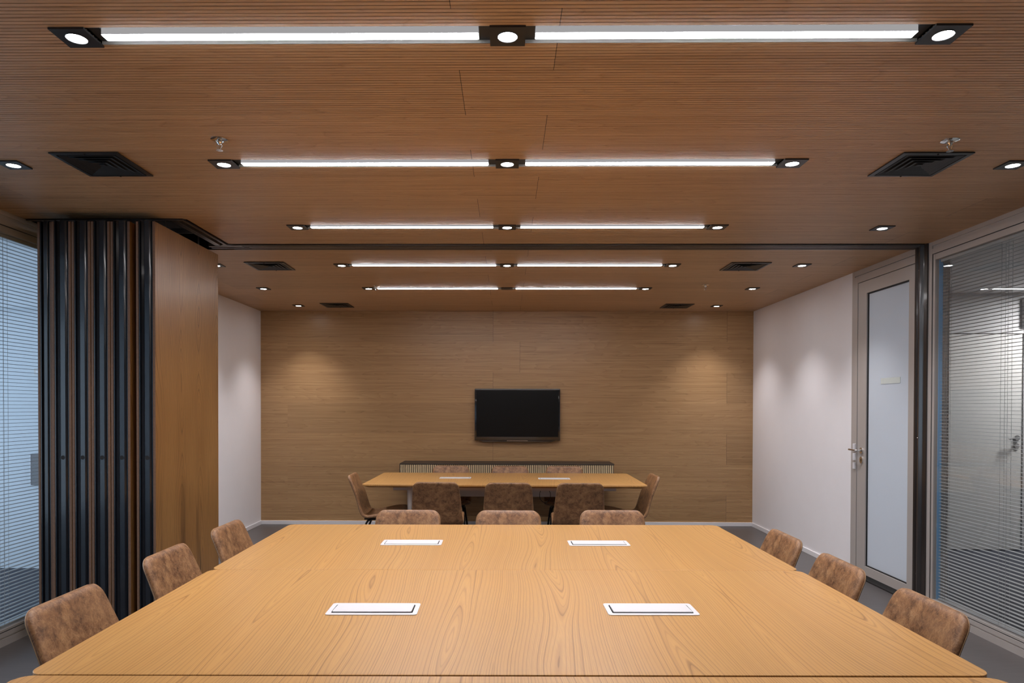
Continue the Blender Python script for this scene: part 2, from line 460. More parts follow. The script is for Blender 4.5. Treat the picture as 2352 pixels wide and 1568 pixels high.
# ------------------------------------------------------------------ linear lights
def linear_light(x0, x1, y, endL, endR, label):
    t = empty('linear_light', ((x0+x1)/2, y, H), 0, label, 'ceiling light', 'linear lights recessed in the slatted ceiling')
    cx = (x0+x1)/2; a, b = x0-cx, x1-cx
    mb = MB(); h = .0525; d = .055; th = .0015
    mb.box(a, b, -h, -h+th, .001, d); mb.box(a, b, h-th, h, .001, d); mb.box(a, b, -h, h, d-th, d)
    mb.obj('housing', m_house, t)
    for u0, u1 in ((a, a+endL), (b-endR, b)):
        mb = MB(); mb.box(u0, u1, -h+th, h-th, .012, d-th); mb.obj('end_cap', m_black, t)
    mb = MB(); mb.box(a+endL, b-endR, -.0215, .0180, -.006, .03, .004, 3)
    o = mb.obj('diffuser', [m_tube, m_tubes], t)
    for f in o.data.polygons:
        if f.normal.z > -.5: f.material_index = 1
    return t
RN = {2.25: 'nearest row', 3.425: 'second row', 4.63: 'third row', 5.87: 'fourth row', 7.02: 'farthest row'}
for y in ROWS:
    a = RN[y]
    linear_light(-1.410+PH-.004, -PH+.004, y, .038, .040, f'glowing white linear ceiling light, left half, {a} from the camera')
    linear_light(PH-.004, 1.405-PH+.004, y, .036, .038, f'glowing white linear ceiling light, right half, {a} from the camera')

# ------------------------------------------------------------------ downlights
def mk_spot(parent, watts, ang=95, blend=.9):
    L = bpy.data.lights.new('beam', 'SPOT'); L.energy = watts; L.spot_size = math.radians(ang); L.spot_blend = blend
    L.shadow_soft_size = .025; L.color = (1, .965, .985)
    o = bpy.data.objects.new('beam', L); COL.objects.link(o); o.parent = parent; o.location = (0, 0, -.014)
    return o
_plate = _ring = _lens = None
def downlight(x, y, label, group, watts, on=True):
    global _plate, _ring, _lens
    t = empty('downlight', (x, y, H), 0, label, 'downlight', group)
    if _plate is None:
        mb = MB(); r = .0335; k = 32
        # square plate with a round opening
        def sq(i):
            a = 2*PI*i/k; cx_, sy_ = math.cos(a), math.sin(a); m_ = max(abs(cx_), abs(sy_)); return (PH*cx_/m_, PH*sy_/m_)
        for z in (-.0065,):
            I = [mb.bm.verts.new((r*math.cos(2*PI*i/k), r*math.sin(2*PI*i/k), z)) for i in range(k)]
            O = [mb.bm.verts.new((*sq(i), z)) for i in range(k)]
            T = [mb.bm.verts.new((*sq(i), 0.0)) for i in range(k)]
            U = [mb.bm.verts.new((r*.97*math.cos(2*PI*i/k), r*.97*math.sin(2*PI*i/k), 0)) for i in range(k)]
            for i in range(k):
                j = (i+1) % k
                mb.bm.faces.new((I[i], I[j], O[j], O[i])); mb.bm.faces.new((O[i], O[j], T[j], T[i])); mb.bm.faces.new((U[i], U[j], I[j], I[i]))
            mb.bm.faces.new(T)
        _plate = mb.obj('plate', m_black, t)
        mb = MB(); mb.tube([(.0325*math.cos(2*PI*i/28), .0325*math.sin(2*PI*i/28), -.007) for i in range(28)], .0016, 6, True)
        _ring = mb.obj('ring', m_black, t, True)
        mb = MB(); mb.lathe(0, 0, [(.0005, -.0066), (.018, -.0066), (.0305, -.0060), (.0318, -.001)], 28)
        _lens = mb.obj('lens', m_lamp if on else m_off, t, True)
    else:
        for o in (_plate, _ring, _lens):
            d = o.copy(); COL.objects.link(d); d.parent = t
            if o is _lens and not on:
                d.data = o.data.copy(); d.data.materials[0] = m_off
    if on: mk_spot(t, watts)
    return t
for y in ROWS:
    for i, x in enumerate(PLX):
        pos = ('left end', 'middle', 'right end')[i]
        on = not (y == 7.02 and i == 1)
        st = 'lit' if on else 'unlit'
        downlight(x, y, f'{st} square black downlight, {pos}, {RN[y]} of lights from the camera', 'downlights between the linear lights', SPOT_W, on)
SIDE = [(-2.471, 3.43, 'lit square black downlight at far left, beside the large black air vent'),
        (-2.485, 5.87, 'square black downlight mostly hidden behind the folded wooden partition'),
        (-2.49, 7.027, 'lit square black downlight on the left, second from the slatted wall'),
        (-2.488, 8.205, 'lit square black downlight on the left nearest the slatted wall'),
        (2.505, 3.455, 'lit square black downlight at the far right edge beside the large air vent'),
        (2.515, 4.66, 'lit square black downlight on the right just before the partition track'),
        (2.497, 5.872, 'lit square black downlight on the right just beyond the partition track'),
        (2.485, 7.016, 'lit square black downlight on the right, second from the slatted wall'),
        (2.489, 8.215, 'lit square black downlight on the right nearest the slatted wall'),
        (2.49, 2.25, 'square black downlight on the right side outside the view'),
        (-2.49, 2.25, 'square black downlight on the left side outside the view')]
for x, y, lb in SIDE: downlight(x, y, lb, 'downlights along the side walls', SPOT_S)

# ------------------------------------------------------------------ air vents
def vent(x, y, label, first=[None]):
    if first[0] is not None: return dup(first[0], (x, y, H), 0, label)
    t = empty('air_vent', (x, y, H), 0, label, 'air vent', 'black square air vents in the ceiling')
    h = .166; fw_ = .022
    mb = MB()
    def ring(ho, zo, hi, zi):
        O = [(-ho, -ho, zo), (ho, -ho, zo), (ho, ho, zo), (-ho, ho, zo)]; I = [(-hi, -hi, zi), (hi, -hi, zi), (hi, hi, zi), (-hi, hi, zi)]
        for i in range(4):
            j = (i+1) % 4; mb.quad(O[i], O[j], I[j], I[i])
    ring(h, -.002, h, -.0075); ring(h, -.0075, h-fw_, -.0095); ring(h-fw_, -.0095, h-fw_, .0)
    ring(h, -.002, h-.03, -.001)
    mb.obj('frame', m_black, t)
    mb = MB(); mb.box(-h+.02, h-.02, -h+.02, h-.02, -.0012, -.0006); mb.obj('backing', m_dark, t)
    mb = MB()
    for k in range(4):
        ho = h-fw_-.006-k*.031; hi = ho-.024
        ring(ho, -.0095, hi, -.002); ring(ho-.0015, -.0095, hi-.0015, -.002); ring(ho, -.0095, ho-.0015, -.0095)
    mb.box(-.012, .012, -.012, .012, -.008, -.004)
    mb.obj('louvre', m_vent, t)
    for sy in (-1, 1):
        mb = MB(); mb.cyl(0, sy*(h-.011), -.0115, -.009, .0045, k=12); mb.obj('screw', m_dark, t)
    first[0] = t
    return t
for x, y, lb in [(-2.017, 3.427, 'large black square air vent at upper left, nearest the camera'),
                 (2.037, 3.447, 'large black square air vent at upper right, behind the chrome sprinkler'),
                 (-2.033, 5.903, 'black square air vent on the left just past the partition track'),
                 (2.032, 5.917, 'black square air vent on the right just past the partition track'),
                 (-2.018, 8.178, 'black square air vent on the left close to the slatted wall'),
                 (2.017, 8.215, 'black square air vent on the right close to the slatted wall')]:
    vent(x, y, lb)

# ------------------------------------------------------------------ sprinklers
def sprinkler(x, y, label, first=[None]):
    if first[0] is not None: return dup(first[0], (x, y, H), 0, label)
    t = empty('sprinkler', (x, y, H), 0, label, 'sprinkler', 'chrome fire sprinklers in the ceiling')
    mb = MB(); mb.lathe(0, 0, [(.038, -.0005), (.038, -.003), (.030, -.006), (.018, -.008), (.016, -.004)], 28); mb.obj('escutcheon', m_chrome, t, True)
    mb = MB(); mb.lathe(0, 0, [(.013, -.004), (.013, -.014), (.009, -.018), (.006, -.024)], 16)
    for sx in (-1, 1):
        mb.tube(round_path([(sx*.009, 0, -.012), (sx*.014, 0, -.026), (sx*.003, 0, -.046)], .01), .0022, 8)
    mb.cyl(0, 0, -.046, -.022, .0022, k=8)
    mb.obj('body', m_chrome, t, True)
    mb = MB()
    for k in range(12):
        a = 2*PI*k/12; d = .05
        mb.prism([(.004, -.0022), (.015, -.0035), (.015, .0035), (.004, .0022)], lambda p, q, z, a=a: (p*math.cos(a)-q*math.sin(a), p*math.sin(a)+q*math.cos(a), z), -.0500, -.0485)
    mb.cyl(0, 0, -.0505, -.047, .006, k=12)
    mb.obj('deflector', m_chrome, t)
    first[0] = t
for x, y, lb in [(-1.303, 3.115, 'chrome fire sprinkler at left, just before the second light row'),
                 (1.997, 3.143, 'chrome fire sprinkler at right, overlapping the large air vent'),
                 (-1.31, 6.873, 'small distant chrome sprinkler at the left end of the farthest light row'),
                 (1.953, 6.818, 'small distant chrome sprinkler on the right between vents and downlights')]:
    sprinkler(x, y, lb)

# ------------------------------------------------------------------ tables
def table(name, cx, cy, rz, W, D, label, grom, legs=True, group=None):
    t = empty(name, (cx, cy, 0), rz, label, 'table', group)
    zt = .7447
    mb = MB()
    o = rrect(-W/2, W/2, -D/2, D/2, .045, 8); a = rrect(-W/2+.0012, W/2-.0012, -D/2+.0012, D/2-.0012, .0438, 8)
    u = rrect(-W/2+.045, W/2-.045, -D/2+.045, D/2-.045, .03, 8)
    rings = [[mb.bm.verts.new((x, y, z)) for x, y in P] for P, z in ((a, zt), (o, zt-.0012), (o, zt-.014), (u, zt-.032))]
    k = len(o)
    for A, B in zip(rings, rings[1:]):
        for i in range(k): mb.bm.faces.new((A[i], A[(i+1) % k], B[(i+1) % k], B[i]))
    mb.bm.faces.new(rings[0]); mb.bm.faces.new(rings[-1][::-1])
    mb.obj('tabletop', m_table, t)
    mb = MB(); zf = zt-.032
    mb.box(-W/2+.28, W/2-.28, -D/2+.16, -D/2+.20, zf-.04, zf); mb.box(-W/2+.28, W/2-.28, D/2-.20, D/2-.16, zf-.04, zf)
    for sx in (-1, 1): mb.box(sx*(W/2-.42)-.02, sx*(W/2-.42)+.02, -D/2+.2, D/2-.2, zf-.04, zf)
    mb.obj('frame', m_legG, t)
    mb = MB(); mb.box(-.72, .72, -.10, -.095, zf-.14, zf, .001); mb.box(-.72, .72, .095, .10, zf-.14, zf); mb.box(-.72, .72, -.10, .10, zf-.145, zf-.14)
    for k_ in range(9):
        xs = -.68+k_*.17; mb.box(xs, xs+.03, -.103, -.0995, zf-.05, zf-.042)
    tray = mb.obj('cable_tray', m_legG, t)
    for sx in (-1, 1):
        for sy in (-1, 1):
            mb = MB(); x = sx*(W/2-.44); y = sy*(D/2-.19)
            mb.cyl(x, y, 0, zf-.03, .016, .026, 20); mb.obj('leg', m_legG, t, True)
    for gx, gy, op in grom:
        mb = MB(); P = rrect(gx-.165, gx+.165, gy-.0725, gy+.0725, .012, 5)
        Q = rrect(gx-.148, gx+.148, gy-.052, gy+.052, .006, 5)
        A = [mb.bm.verts.new((x, y, zt+.0005)) for x, y in P]; B = [mb.bm.verts.new((x, y, zt+.003)) for x, y in P]
        C = [mb.bm.verts.new((x, y, zt+.003)) for x, y in Q]; Dd = [mb.bm.verts.new((x, y, zt+.0006)) for x, y in Q]
        k = len(P)
        for U, V in ((A, B), (B, C), (C, Dd)):
            for i in range(k): mb.bm.faces.new((U[i], U[(i+1) % k], V[(i+1) % k], V[i]))
        g = mb.obj('outlet_frame', m_plateW, t)
        mb = MB(); mb.box(gx-.1475, gx+.1475, gy-.0515, gy+.0515, zt+.0004, zt+.0009); mb.obj('outlet_gap', m_dark, g)
        mb = MB(); x0, x1, y0, y1 = gx-.143, gx+.143, gy-.0475, gy+.0475
        za = zt+.0012; zb = zt+.0045
        P = rrect(x0, x1, y0, y1, .005, 4)
        tilt = lambda yy: op*(y1-yy)/(y1-y0)
        A = [mb.bm.verts.new((x, y, za+tilt(y))) for x, y in P]; B = [mb.bm.verts.new((x, y, zb+tilt(y))) for x, y in P]
        k = len(P)
        for i in range(k): mb.bm.faces.new((A[i], A[(i+1) % k], B[(i+1) % k], B[i]))
        mb.bm.faces.new(A[::-1]); mb.bm.faces.new(B); mb.obj('outlet_flap', m_plateW, g)
    return t
ROT = .014
def rp(x, y): return (x*math.cos(ROT)-(y-3.153)*math.sin(ROT), 3.153+x*math.sin(ROT)+(y-3.153)*math.cos(ROT))
W = 2.708
GT = 'wooden tables pushed together in the foreground'
cx, cy = rp(-.004, 3.762); table('conference_table', cx, cy, ROT, W, 1.214, 'light wood table, far one of the joined foreground tables', [(-.505, .018, .0006), (.518, .008, .002)], group=GT)
cx, cy = rp(-.004, 2.533); table('conference_table', cx, cy, ROT, W, 1.238, 'light wood table, middle of the joined foreground tables, with two large white outlets', [(-.492, .0, .003), (.528, .002, .003)], group=GT)
table('conference_table', .017, 1.293, .012, 2.72, 1.222, 'light wood table whose far edge crosses the bottom of the picture', [], group=GT)
tb = table('conference_table', -.018, 7.20, -.005, 2.75, 1.218, 'light wood table in the distance, below the television', [(-.52, .037, .001), (.515, .0, .0005)])
mb = MB(); pts = [(.43, 6.98-7.2, .70)]
loop = [(.36+.055*math.cos(a)+.05, 6.98-7.2, .60+.075*math.sin(a)) for a in np.linspace(.6*PI, 2.4*PI, 28)]
mb.tube(loop, .0028, 6); mb.obj('power_cable', m_cable, tb, True)

# ------------------------------------------------------------------ chairs
def make_chair():
    t = empty('conference_chair', (0, 0, 0), 0, 'x', 'chair')
    # origin: floor point below top of the back; chair faces +Y
    key = [(0, .818), (.028, .74), (.055, .66), (.080, .58), (.100, .51), (.118, .455), (.145, .418), (.19, .402), (.25, .406), (.32, .420), (.39, .436), (.455, .447), (.51, .448), (.545, .438)]
    K = [Vector((0, y, z)) for y, z in key]
    # catmull resample
    pts = []
    for i in range(len(K)-1):
        p0, p1, p2, p3 = K[max(i-1, 0)], K[i], K[i+1], K[min(i+2, len(K)-1)]
        for q in range(4):
            u = q/4; pts.append(.5*((2*p1)+(-p0+p2)*u+(2*p0-5*p1+4*p2-p3)*u*u+(-p0+3*p1-3*p2+p3)*u**3))
    pts.append(K[-1])
    L = [0]
    for a, b in zip(pts, pts[1:]): L.append(L[-1]+(b-a).length)
    tot = L[-1]
    # finer rows near the ends
    ts = [0, .004, .010, .018, .028, .042, .058]+list(np.linspace(.08, tot-.08, 26))+[tot-.058, tot-.042, tot-.028, tot-.018, tot-.010, tot-.004, tot]
    def at(s_):
        s_ = min(max(s_, 0), tot)
        for i in range(len(L)-1):
            if s_ <= L[i+1]+1e-9:
                f = (s_-L[i])/max(1e-9, L[i+1]-L[i]); p = pts[i].lerp(pts[i+1], f); d = (pts[i+1]-pts[i]).normalized(); return p, d
        return pts[-1], (pts[-1]-pts[-2]).normalized()
    def hw(s_):
        f = s_/tot
        if s_ < .42: wv_ = .204+(.240-.204)*(s_/.42)
        else: wv_ = .240-(.240-.225)*((s_-.42)/(tot-.42))
        R = .055
        for d in (s_, tot-s_):
            if d < R: wv_ -= R-math.sqrt(max(0, R*R-(R-d)**2))
        return wv_
    us = [-1, -.985, -.95, -.88, -.75, -.55, -.3, 0, .3, .55, .75, .88, .95, .985, 1]
    mb = MB(); Fr = []; Bk = []
    T = .019
    for s_ in ts:
        p, _ = at(s_); pa, _ = at(s_-.012); pb, _ = at(s_+.012); d = (pb-pa).normalized()
        nrm = Vector((0, -d.z, d.y)).normalized()      # towards the sitter
        if nrm.y < 0 and nrm.z < 0: nrm = -nrm
        w_ = hw(s_); ef = min(1, min(s_, tot-s_)/.03); ef = math.sqrt(max(0, 1-(1-ef)**2))
        rf, rb = [], []
        for u in us:
            x = w_*u; edge = min(1, (1-abs(u))*w_/.028); ee = math.sqrt(max(0, 1-(1-edge)**2)); th = T*(.22+.78*min(ee, ef))
            curve = .018*(u*u)*max(0, min(1, (s_-.02)/.2))
            base = p+Vector((x, 0, 0))+nrm*curve
            rf.append(mb.bm.verts.new(base+nrm*th)); rb.append(mb.bm.verts.new(base-nrm*th*.75))
        Fr.append(rf); Bk.append(rb)
    nr, nc = len(ts), len(us)
    for i in range(nr-1):
        for j in range(nc-1):
            mb.bm.faces.new((Fr[i][j], Fr[i][j+1], Fr[i+1][j+1], Fr[i+1][j])); mb.bm.faces.new((Bk[i][j], Bk[i+1][j], Bk[i+1][j+1], Bk[i][j+1]))
        for j in (0, nc-1):
            mb.bm.faces.new((Fr[i][j], Fr[i+1][j], Bk[i+1][j], Bk[i][j]) if j else (Fr[i][j], Bk[i][j], Bk[i+1][j], Fr[i+1][j]))
    for i in (0, nr-1):
        for j in range(nc-1): mb.bm.faces.new((Fr[i][j], Fr[i][j+1], Bk[i][j+1], Bk[i][j]))
    edge_pts = [Bk[i][0].co.copy() for i in range(nr-1, -1, -1)]+[Bk[0][j].co.copy() for j in range(1, nc)]+[Bk[i][nc-1].co.copy() for i in range(1, nr)]
    sh = mb.obj('seat_shell', m_leather, t, 80)
    mb = MB(); mb.tube(edge_pts, .0014, 6); o = mb.obj('piping', m_pip, sh, True); o['label'] = 'thin tan edge piping'
    # under-seat frame
    mb = MB()
    for sx in (-1, 1): mb.tube(round_path([(sx*.13, .15, .385), (sx*.15, .22, .384), (sx*.15, .46, .418)], .05), .008, 8)
    mb.tube([(-.15, .23, .385), (.15, .23, .385)], .007, 8); mb.tube([(-.15, .44, .414), (.15, .44, .414)], .007, 8)
    mb.obj('seat_frame', m_leg, t, True)
    for sx in (-1, 1):
        mb = MB(); mb.tube(round_path([(sx*.15, .27, .388), (sx*.165, .19, .385), (sx*.205, .03, .0)], .06), .0105, 10); mb.obj('leg', m_leg, t, True)
        mb = MB(); mb.tube(round_path([(sx*.15, .38, .402), (sx*.168, .47, .405), (sx*.205, .56, .0)], .05), .0105, 10); mb.obj('leg', m_leg, t, True)
    mb = MB(); mb.tube([(-.178, .15, .26), (.178, .15, .26)], .006, 8); mb.obj('stretcher', m_leg, t, True)
    return t
CH = [(-.640, 4.492, PI, 'brown leather chair across the big table, leftmost of its far side'),
      (.013, 4.485, PI, 'brown leather chair across the big table, middle of its far side'),
      (.690, 4.515, PI, 'brown leather chair across the big table, rightmost of its far side'),
      (-.634, 6.148, 0, 'brown leather chair seen from behind at the distant table, leftmost'),
      (.018, 6.125, 0, 'brown leather chair seen from behind at the distant table, in the middle'),
      (.658, 6.12, 0, 'brown leather chair seen from behind at the distant table, rightmost'),
      (-.635, 7.905, PI, 'leather chair behind the distant table at left, only its top edge showing'),
      (.040, 7.878, PI, 'leather chair behind the distant table in the middle, below the television'),
      (.660, 7.885, PI, 'leather chair behind the distant table at right, only its top edge showing'),
      (-1.555, 6.90, -PI/2+.03, 'brown leather chair in side view at the left end of the distant table'),
      (1.487, 6.90, PI/2+.02, 'brown leather chair in side view at the right end of the distant table'),
      (-1.580, 2.425, -PI/2, 'brown leather chair on the left of the big table, nearest the camera'),
      (-1.605, 3.203, -PI/2, 'brown leather chair on the left of the big table, middle one'),
      (-1.610, 3.917, -PI/2, 'brown leather chair on the left of the big table, farthest from camera'),
      (1.497, 3.680, PI/2, 'brown leather chair on the right of the big table, farthest from camera'),
      (1.487, 3.046, PI/2, 'brown leather chair on the right of the big table, middle one'),
      (1.500, 2.428, PI/2, 'brown leather chair on the right of the big table, nearest the camera')]
ch0 = make_chair(); first = True
for x, y, rz, lb in CH:
    g = 'brown leather conference chairs'
    if first: ch0.location = (x, y, 0); ch0.rotation_euler = (0, 0, rz); ch0['label'] = lb; ch0['group'] = g; first = False
    else: dup(ch0, (x, y, 0), rz, lb, g)

# ------------------------------------------------------------------ television
t = empty('television', (.134, YB, 1.075), 0, 'black flat screen television on the slatted wood wall', 'television')
w2 = .535; hh = .648
mb = MB(); mb.box(-w2, w2, -.075, -.035, 0, hh, .006, 3); mb.obj('bezel', m_bezel, t, 50)
mb = MB(); mb.box(-w2+.022, w2-.022, -.0765, -.0745, .045, hh-.022); mb.obj('screen', m_screen, t)
mb = MB(); mb.box(-w2+.02, w2-.02, -.0775, -.0755, .037, .040); mb.obj('lower_trim', m_bezel, t)
mb = MB(); mb.box(-w2+.004, w2-.004, -.0765, -.073, hh-.013, hh-.004); mb.obj('top_highlight', plain('highlight_grey', (.22, .22, .23), .25, coat=.5), t)  # grey strip paints in the highlight along the top bezel edge
mb = MB(); mb.prism([(-w2+.05, 0), (w2-.05, 0), (w2-.12, -.02), (-w2+.12, -.02)], lambda a, b, y: (a, y, b), -.068, -.045); mb.obj('speaker_bar', m_bezel, t)
mb = MB(); mb.box(-.13, .13, -.073, -.066, -.006, -.002); o = mb.obj('chrome_strip', m_chrome, t); o['label'] = 'bright chrome strip under the screen'
mb = MB(); mb.box(-.2, .2, -.036, -.001, .15, .5, .004); mb.obj('wall_bracket', m_black, t)

# ------------------------------------------------------------------ floating slatted cabinet
t = empty('wall_cabinet', (.005, YB, .49), 0, 'long dark floating cabinet with vertical light slats under the television', 'cabinet')
X0, X1, D_, HT = -1.285, 1.285, -.42, .322
mb = MB(); mb.box(X0, X1, D_+.018, -.001, 0, HT-.012); mb.obj('body', m_cabtop, t)
mb = MB(); mb.box(X0-.008, X1+.004, D_-.004, -.001, HT-.012, HT, .002); mb.box(X0-.008, X0, D_-.002, -.001, 0, HT-.012); mb.obj('top', m_cabtop, t)
mb = MB(); k = 0; x = X0+.004
while x < X1-.01: mb.box(x, x+.0135, D_, D_+.0175, .0, HT-.016); x += .0229
mb.obj('slatted_front', m_slatL, t)

# ------------------------------------------------------------------ folding partition panels
def panel(x0, x1, yn, yf, label, hole=True):
    t = empty('partition_panel', ((x0+x1)/2, (yn+yf)/2, 0), 0, label, 'partition panel', 'folding partition panels stacked in a row')
    cx, cy = (x0+x1)/2, (yn+yf)/2; a, b = x0-cx, x1-cx; p, q = yn-cy, yf-cy; sk = .016; zb, zt_ = .012, 2.643
    for nm, u, v_ in (('wood_face', a, a+sk), ('wood_face', b-sk, b)):
        mb = MB(); mb.box(u, v_, p+.002, q, zb, zt_-.006, .0015, 1)
        o = mb.obj(nm, [m_panel, m_pedge], t)
        for f in o.data.polygons:
            if abs(f.normal.y) > .7: f.material_index = 1
    # aluminium edge profile, cross section in xy
    A, B = a+sk, b-sk; wd = B-A
    sec = [(A, p+.006), (A+.004, p-.001), (A+.009, p-.001), (A+.013, p+.014), (A+wd*.32, p+.017), (A+wd*.40, p+.003), (A+wd*.46, p-.002), (A+wd*.78, p-.002), (A+wd*.86, p+.004), (A+wd*.91, p+.010), (B-.004, p+.010), (B-.003, p+.002), (B, p+.002), (B, p+.05), (A, p+.05)]
    mb = MB(); mb.prism(sec, lambda u, v_, z: (u, v_, z), zb, zt_); mb.obj('edge_profile', m_gloss, t, 25)
    mb = MB(); mb.box(A, B, p+.05, q-.004, zb+.004, zt_-.012); mb.obj('core', m_dark, t)
    mb = MB(); mb.cyl((a+b)/2, p+.25, zt_-.02, H+.028, .006, k=8); mb.cyl((a+b)/2, q-.2, zt_-.02, H+.028, .006, k=8); mb.obj('hanger', m_track, t)
    if hole:
        mb = MB()
        hx = A+wd*.60
        C = [(hx+.013*math.cos(2*PI*i/20), 1.172+.013*math.sin(2*PI*i/20)) for i in range(20)]
        mb.prism(C, lambda u, z, y: (u, y, z), p-.0032, p+.006); o = mb.obj('lock_hole', m_dark, t)
        mb = MB(); mb.tube([(hx+.0135*math.cos(2*PI*i/20), p-.0025, 1.172+.0135*math.sin(2*PI*i/20)) for i in range(20)], .001, 5, True); mb.obj('lock_rim', m_gloss, t)
    return t
def xs(px, y=4.25):     # panel edges measured at depth y
    dx = rt.x*(px-CX)/F - up.x*(700-CY)/F + fw.x; dy = rt.y*(px-CX)/F - up.y*(700-CY)/F + fw.y
    return dx/dy*y
PX = [(85, 127.5), (120, 162.5), (164, 206.5), (209, 252), (254, 298), (312, 356)]
PX = [(82.5, 116.5), (118, 162.5), (164, 207), (208.5, 252), (253.5, 298), (312, 356)]
names = ['leftmost by the blinds', 'second from left', 'third from left', 'fourth from left', 'fifth from left', 'rightmost, its veneered side facing the room']
for i, (a, b) in enumerate(PX):
    panel(xs(a), xs(b), 4.25+(.0 if i else .012), 5.16 if i < 5 else 5.185, 'wood and black partition panel, '+names[i], i > 0)

# ------------------------------------------------------------------ receiver post at the end of the track
mb = MB()
yA, yB_ = 5.244, 5.100
sec = [(XR+.06, yB_), (XR-.012, yB_), (XR-.016, yB_+.03), (XR-.004, yB_+.036), (XR-.002, yB_+.052), (XR-.012, yB_+.06), (XR-.022, yB_+.075), (XR-.020, yB_+.09), (XR-.006, yB_+.10), (XR-.004, yB_+.118), (XR-.016, yB_+.126), (XR-.016, yA), (XR+.06, yA)]
mb.prism(sec, lambda x, y, z: (x, y, z), 0.0, H+.0)
post = mb.obj('partition_post', plain('post_dark', (.025, .020, .018), .28, coat=.4), None, 20)
tag(post, 'tall dark metal jamb between the frosted glass door and the right window', 'post')
mb = MB()
for z in (.18, .45, 1.28, 2.52): mb.cyl(0, 0, 0, .003, .003, k=10)
mb.bm.free()
for z in (.25, 1.27, 2.52):
    mb = MB(); mb.lathe(0, 0, [(.0035, 0), (.0035, .002), (.001, .003)], 10)
    o = mb.obj('screw', m_chrome, post); o.rotation_euler = (0, -PI/2, 0); o.location = (XR-.020, yB_+.088, z)

# ------------------------------------------------------------------ frosted door
D0, D1 = 5.246, 6.207
mb = MB(); e = .0
mb.box(XR-.0052, XR+.111, D1-.042, D1, 0, H)                # outer jamb
mb.box(XR-.0112, XR+.101, D1-.105, D1-.050, 0, H-.055)
mb.box(XR+.004, XR+.09, D1-.052, D1-.040, 0, H-.05)
mb.box(XR-.004, XR+.11, D0, D1-.040, H-.045, H)
mb.box(XR+.006, XR+.09, D0, D1-.045, H-.056, H-.044)
mb.box(XR-.010, XR+.10, D0, D1-.05, H-.112, H-.055)
door = struct(mb.obj('door_1', m_frame), 'grey aluminium door frame on the right wall')
mb = MB(); G0, G1, z0, z1 = 5.335, 5.957, .130, 2.478
L0, L1, b0, b1 = 5.250, 6.098, .055, 2.583
mb.box(XR-.006, XR+.04, L0, G0, b0, b1); mb.box(XR-.006, XR+.04, G1, L1, b0, b1)
mb.box(XR-.006, XR+.04, G0, G1, z1, b1); mb.box(XR-.006, XR+.04, G0, G1, b0, z0)
leaf = mb.obj('door_leaf', m_frame, door)
mb = MB()
for y_, yy in ((G0, G0+.008), (G1-.008, G1)): mb.box(XR+.004, XR+.03, y_, yy, z0, z1)
mb.box(XR+.004, XR+.03, G0, G1, z0, z0+.010); mb.box(XR+.004, XR+.03, G0, G1, z1-.010, z1)
mb.obj('gasket', m_gask, leaf)
mb = MB(); mb.box(XR+.012, XR+.020, G0+.004, G1-.004, z0+.005, z1-.005); mb.obj('frosted_pane', m_frost, leaf)
mb = MB(); mb.box(XR+.0085, XR+.0115, 5.472, 5.752, 1.690, 1.738); o = mb.obj('sticker', m_label, leaf); o['label'] = 'pale blank sticker strip on the frosted glass'
mb = MB(); mb.box(XR-.002, XR+.10, L0, D1-.05, 0.0, .012); mb.obj('threshold', m_dark, door)
# lever handle and lock
mb = MB()
hy, hz = 6.020, 1.122
mb.prism([(.026*math.cos(2*PI*i/24), .026*math.sin(2*PI*i/24)) for i in range(24)], lambda a, b, x: (x, hy+a, hz+b), XR-.015, XR-.006)
mb.tube(round_path([(XR-.010, hy, hz), (XR-.058, hy, hz), (XR-.060, hy+.115, hz+.003)], .02), .009, 10)
mb.obj('handle', m_chrome, leaf, 40)
mb = MB()
mb.prism([(.024*math.cos(2*PI*i/24), .030*math.sin(2*PI*i/24)) for i in range(24)], lambda a, b, x: (x, hy+a, hz-.082+b), XR-.014, XR-.006)
lk = mb.obj('lock', m_chrome, leaf, 40)
mb = MB(); mb.box(XR-.0155, XR-.0138, hy-.003, hy+.003, hz-.094, hz-.074); mb.obj('keyhole', m_dark, lk)
for i, (za, zb) in enumerate(((1.11, 1.176), (1.028, 1.092), (.952, 1.010))):
    mb = MB(); mb.box(XR-.022, XR-.008, 6.112, 6.150, za, zb, .003); mb.obj('strike_block', m_plateW, door)

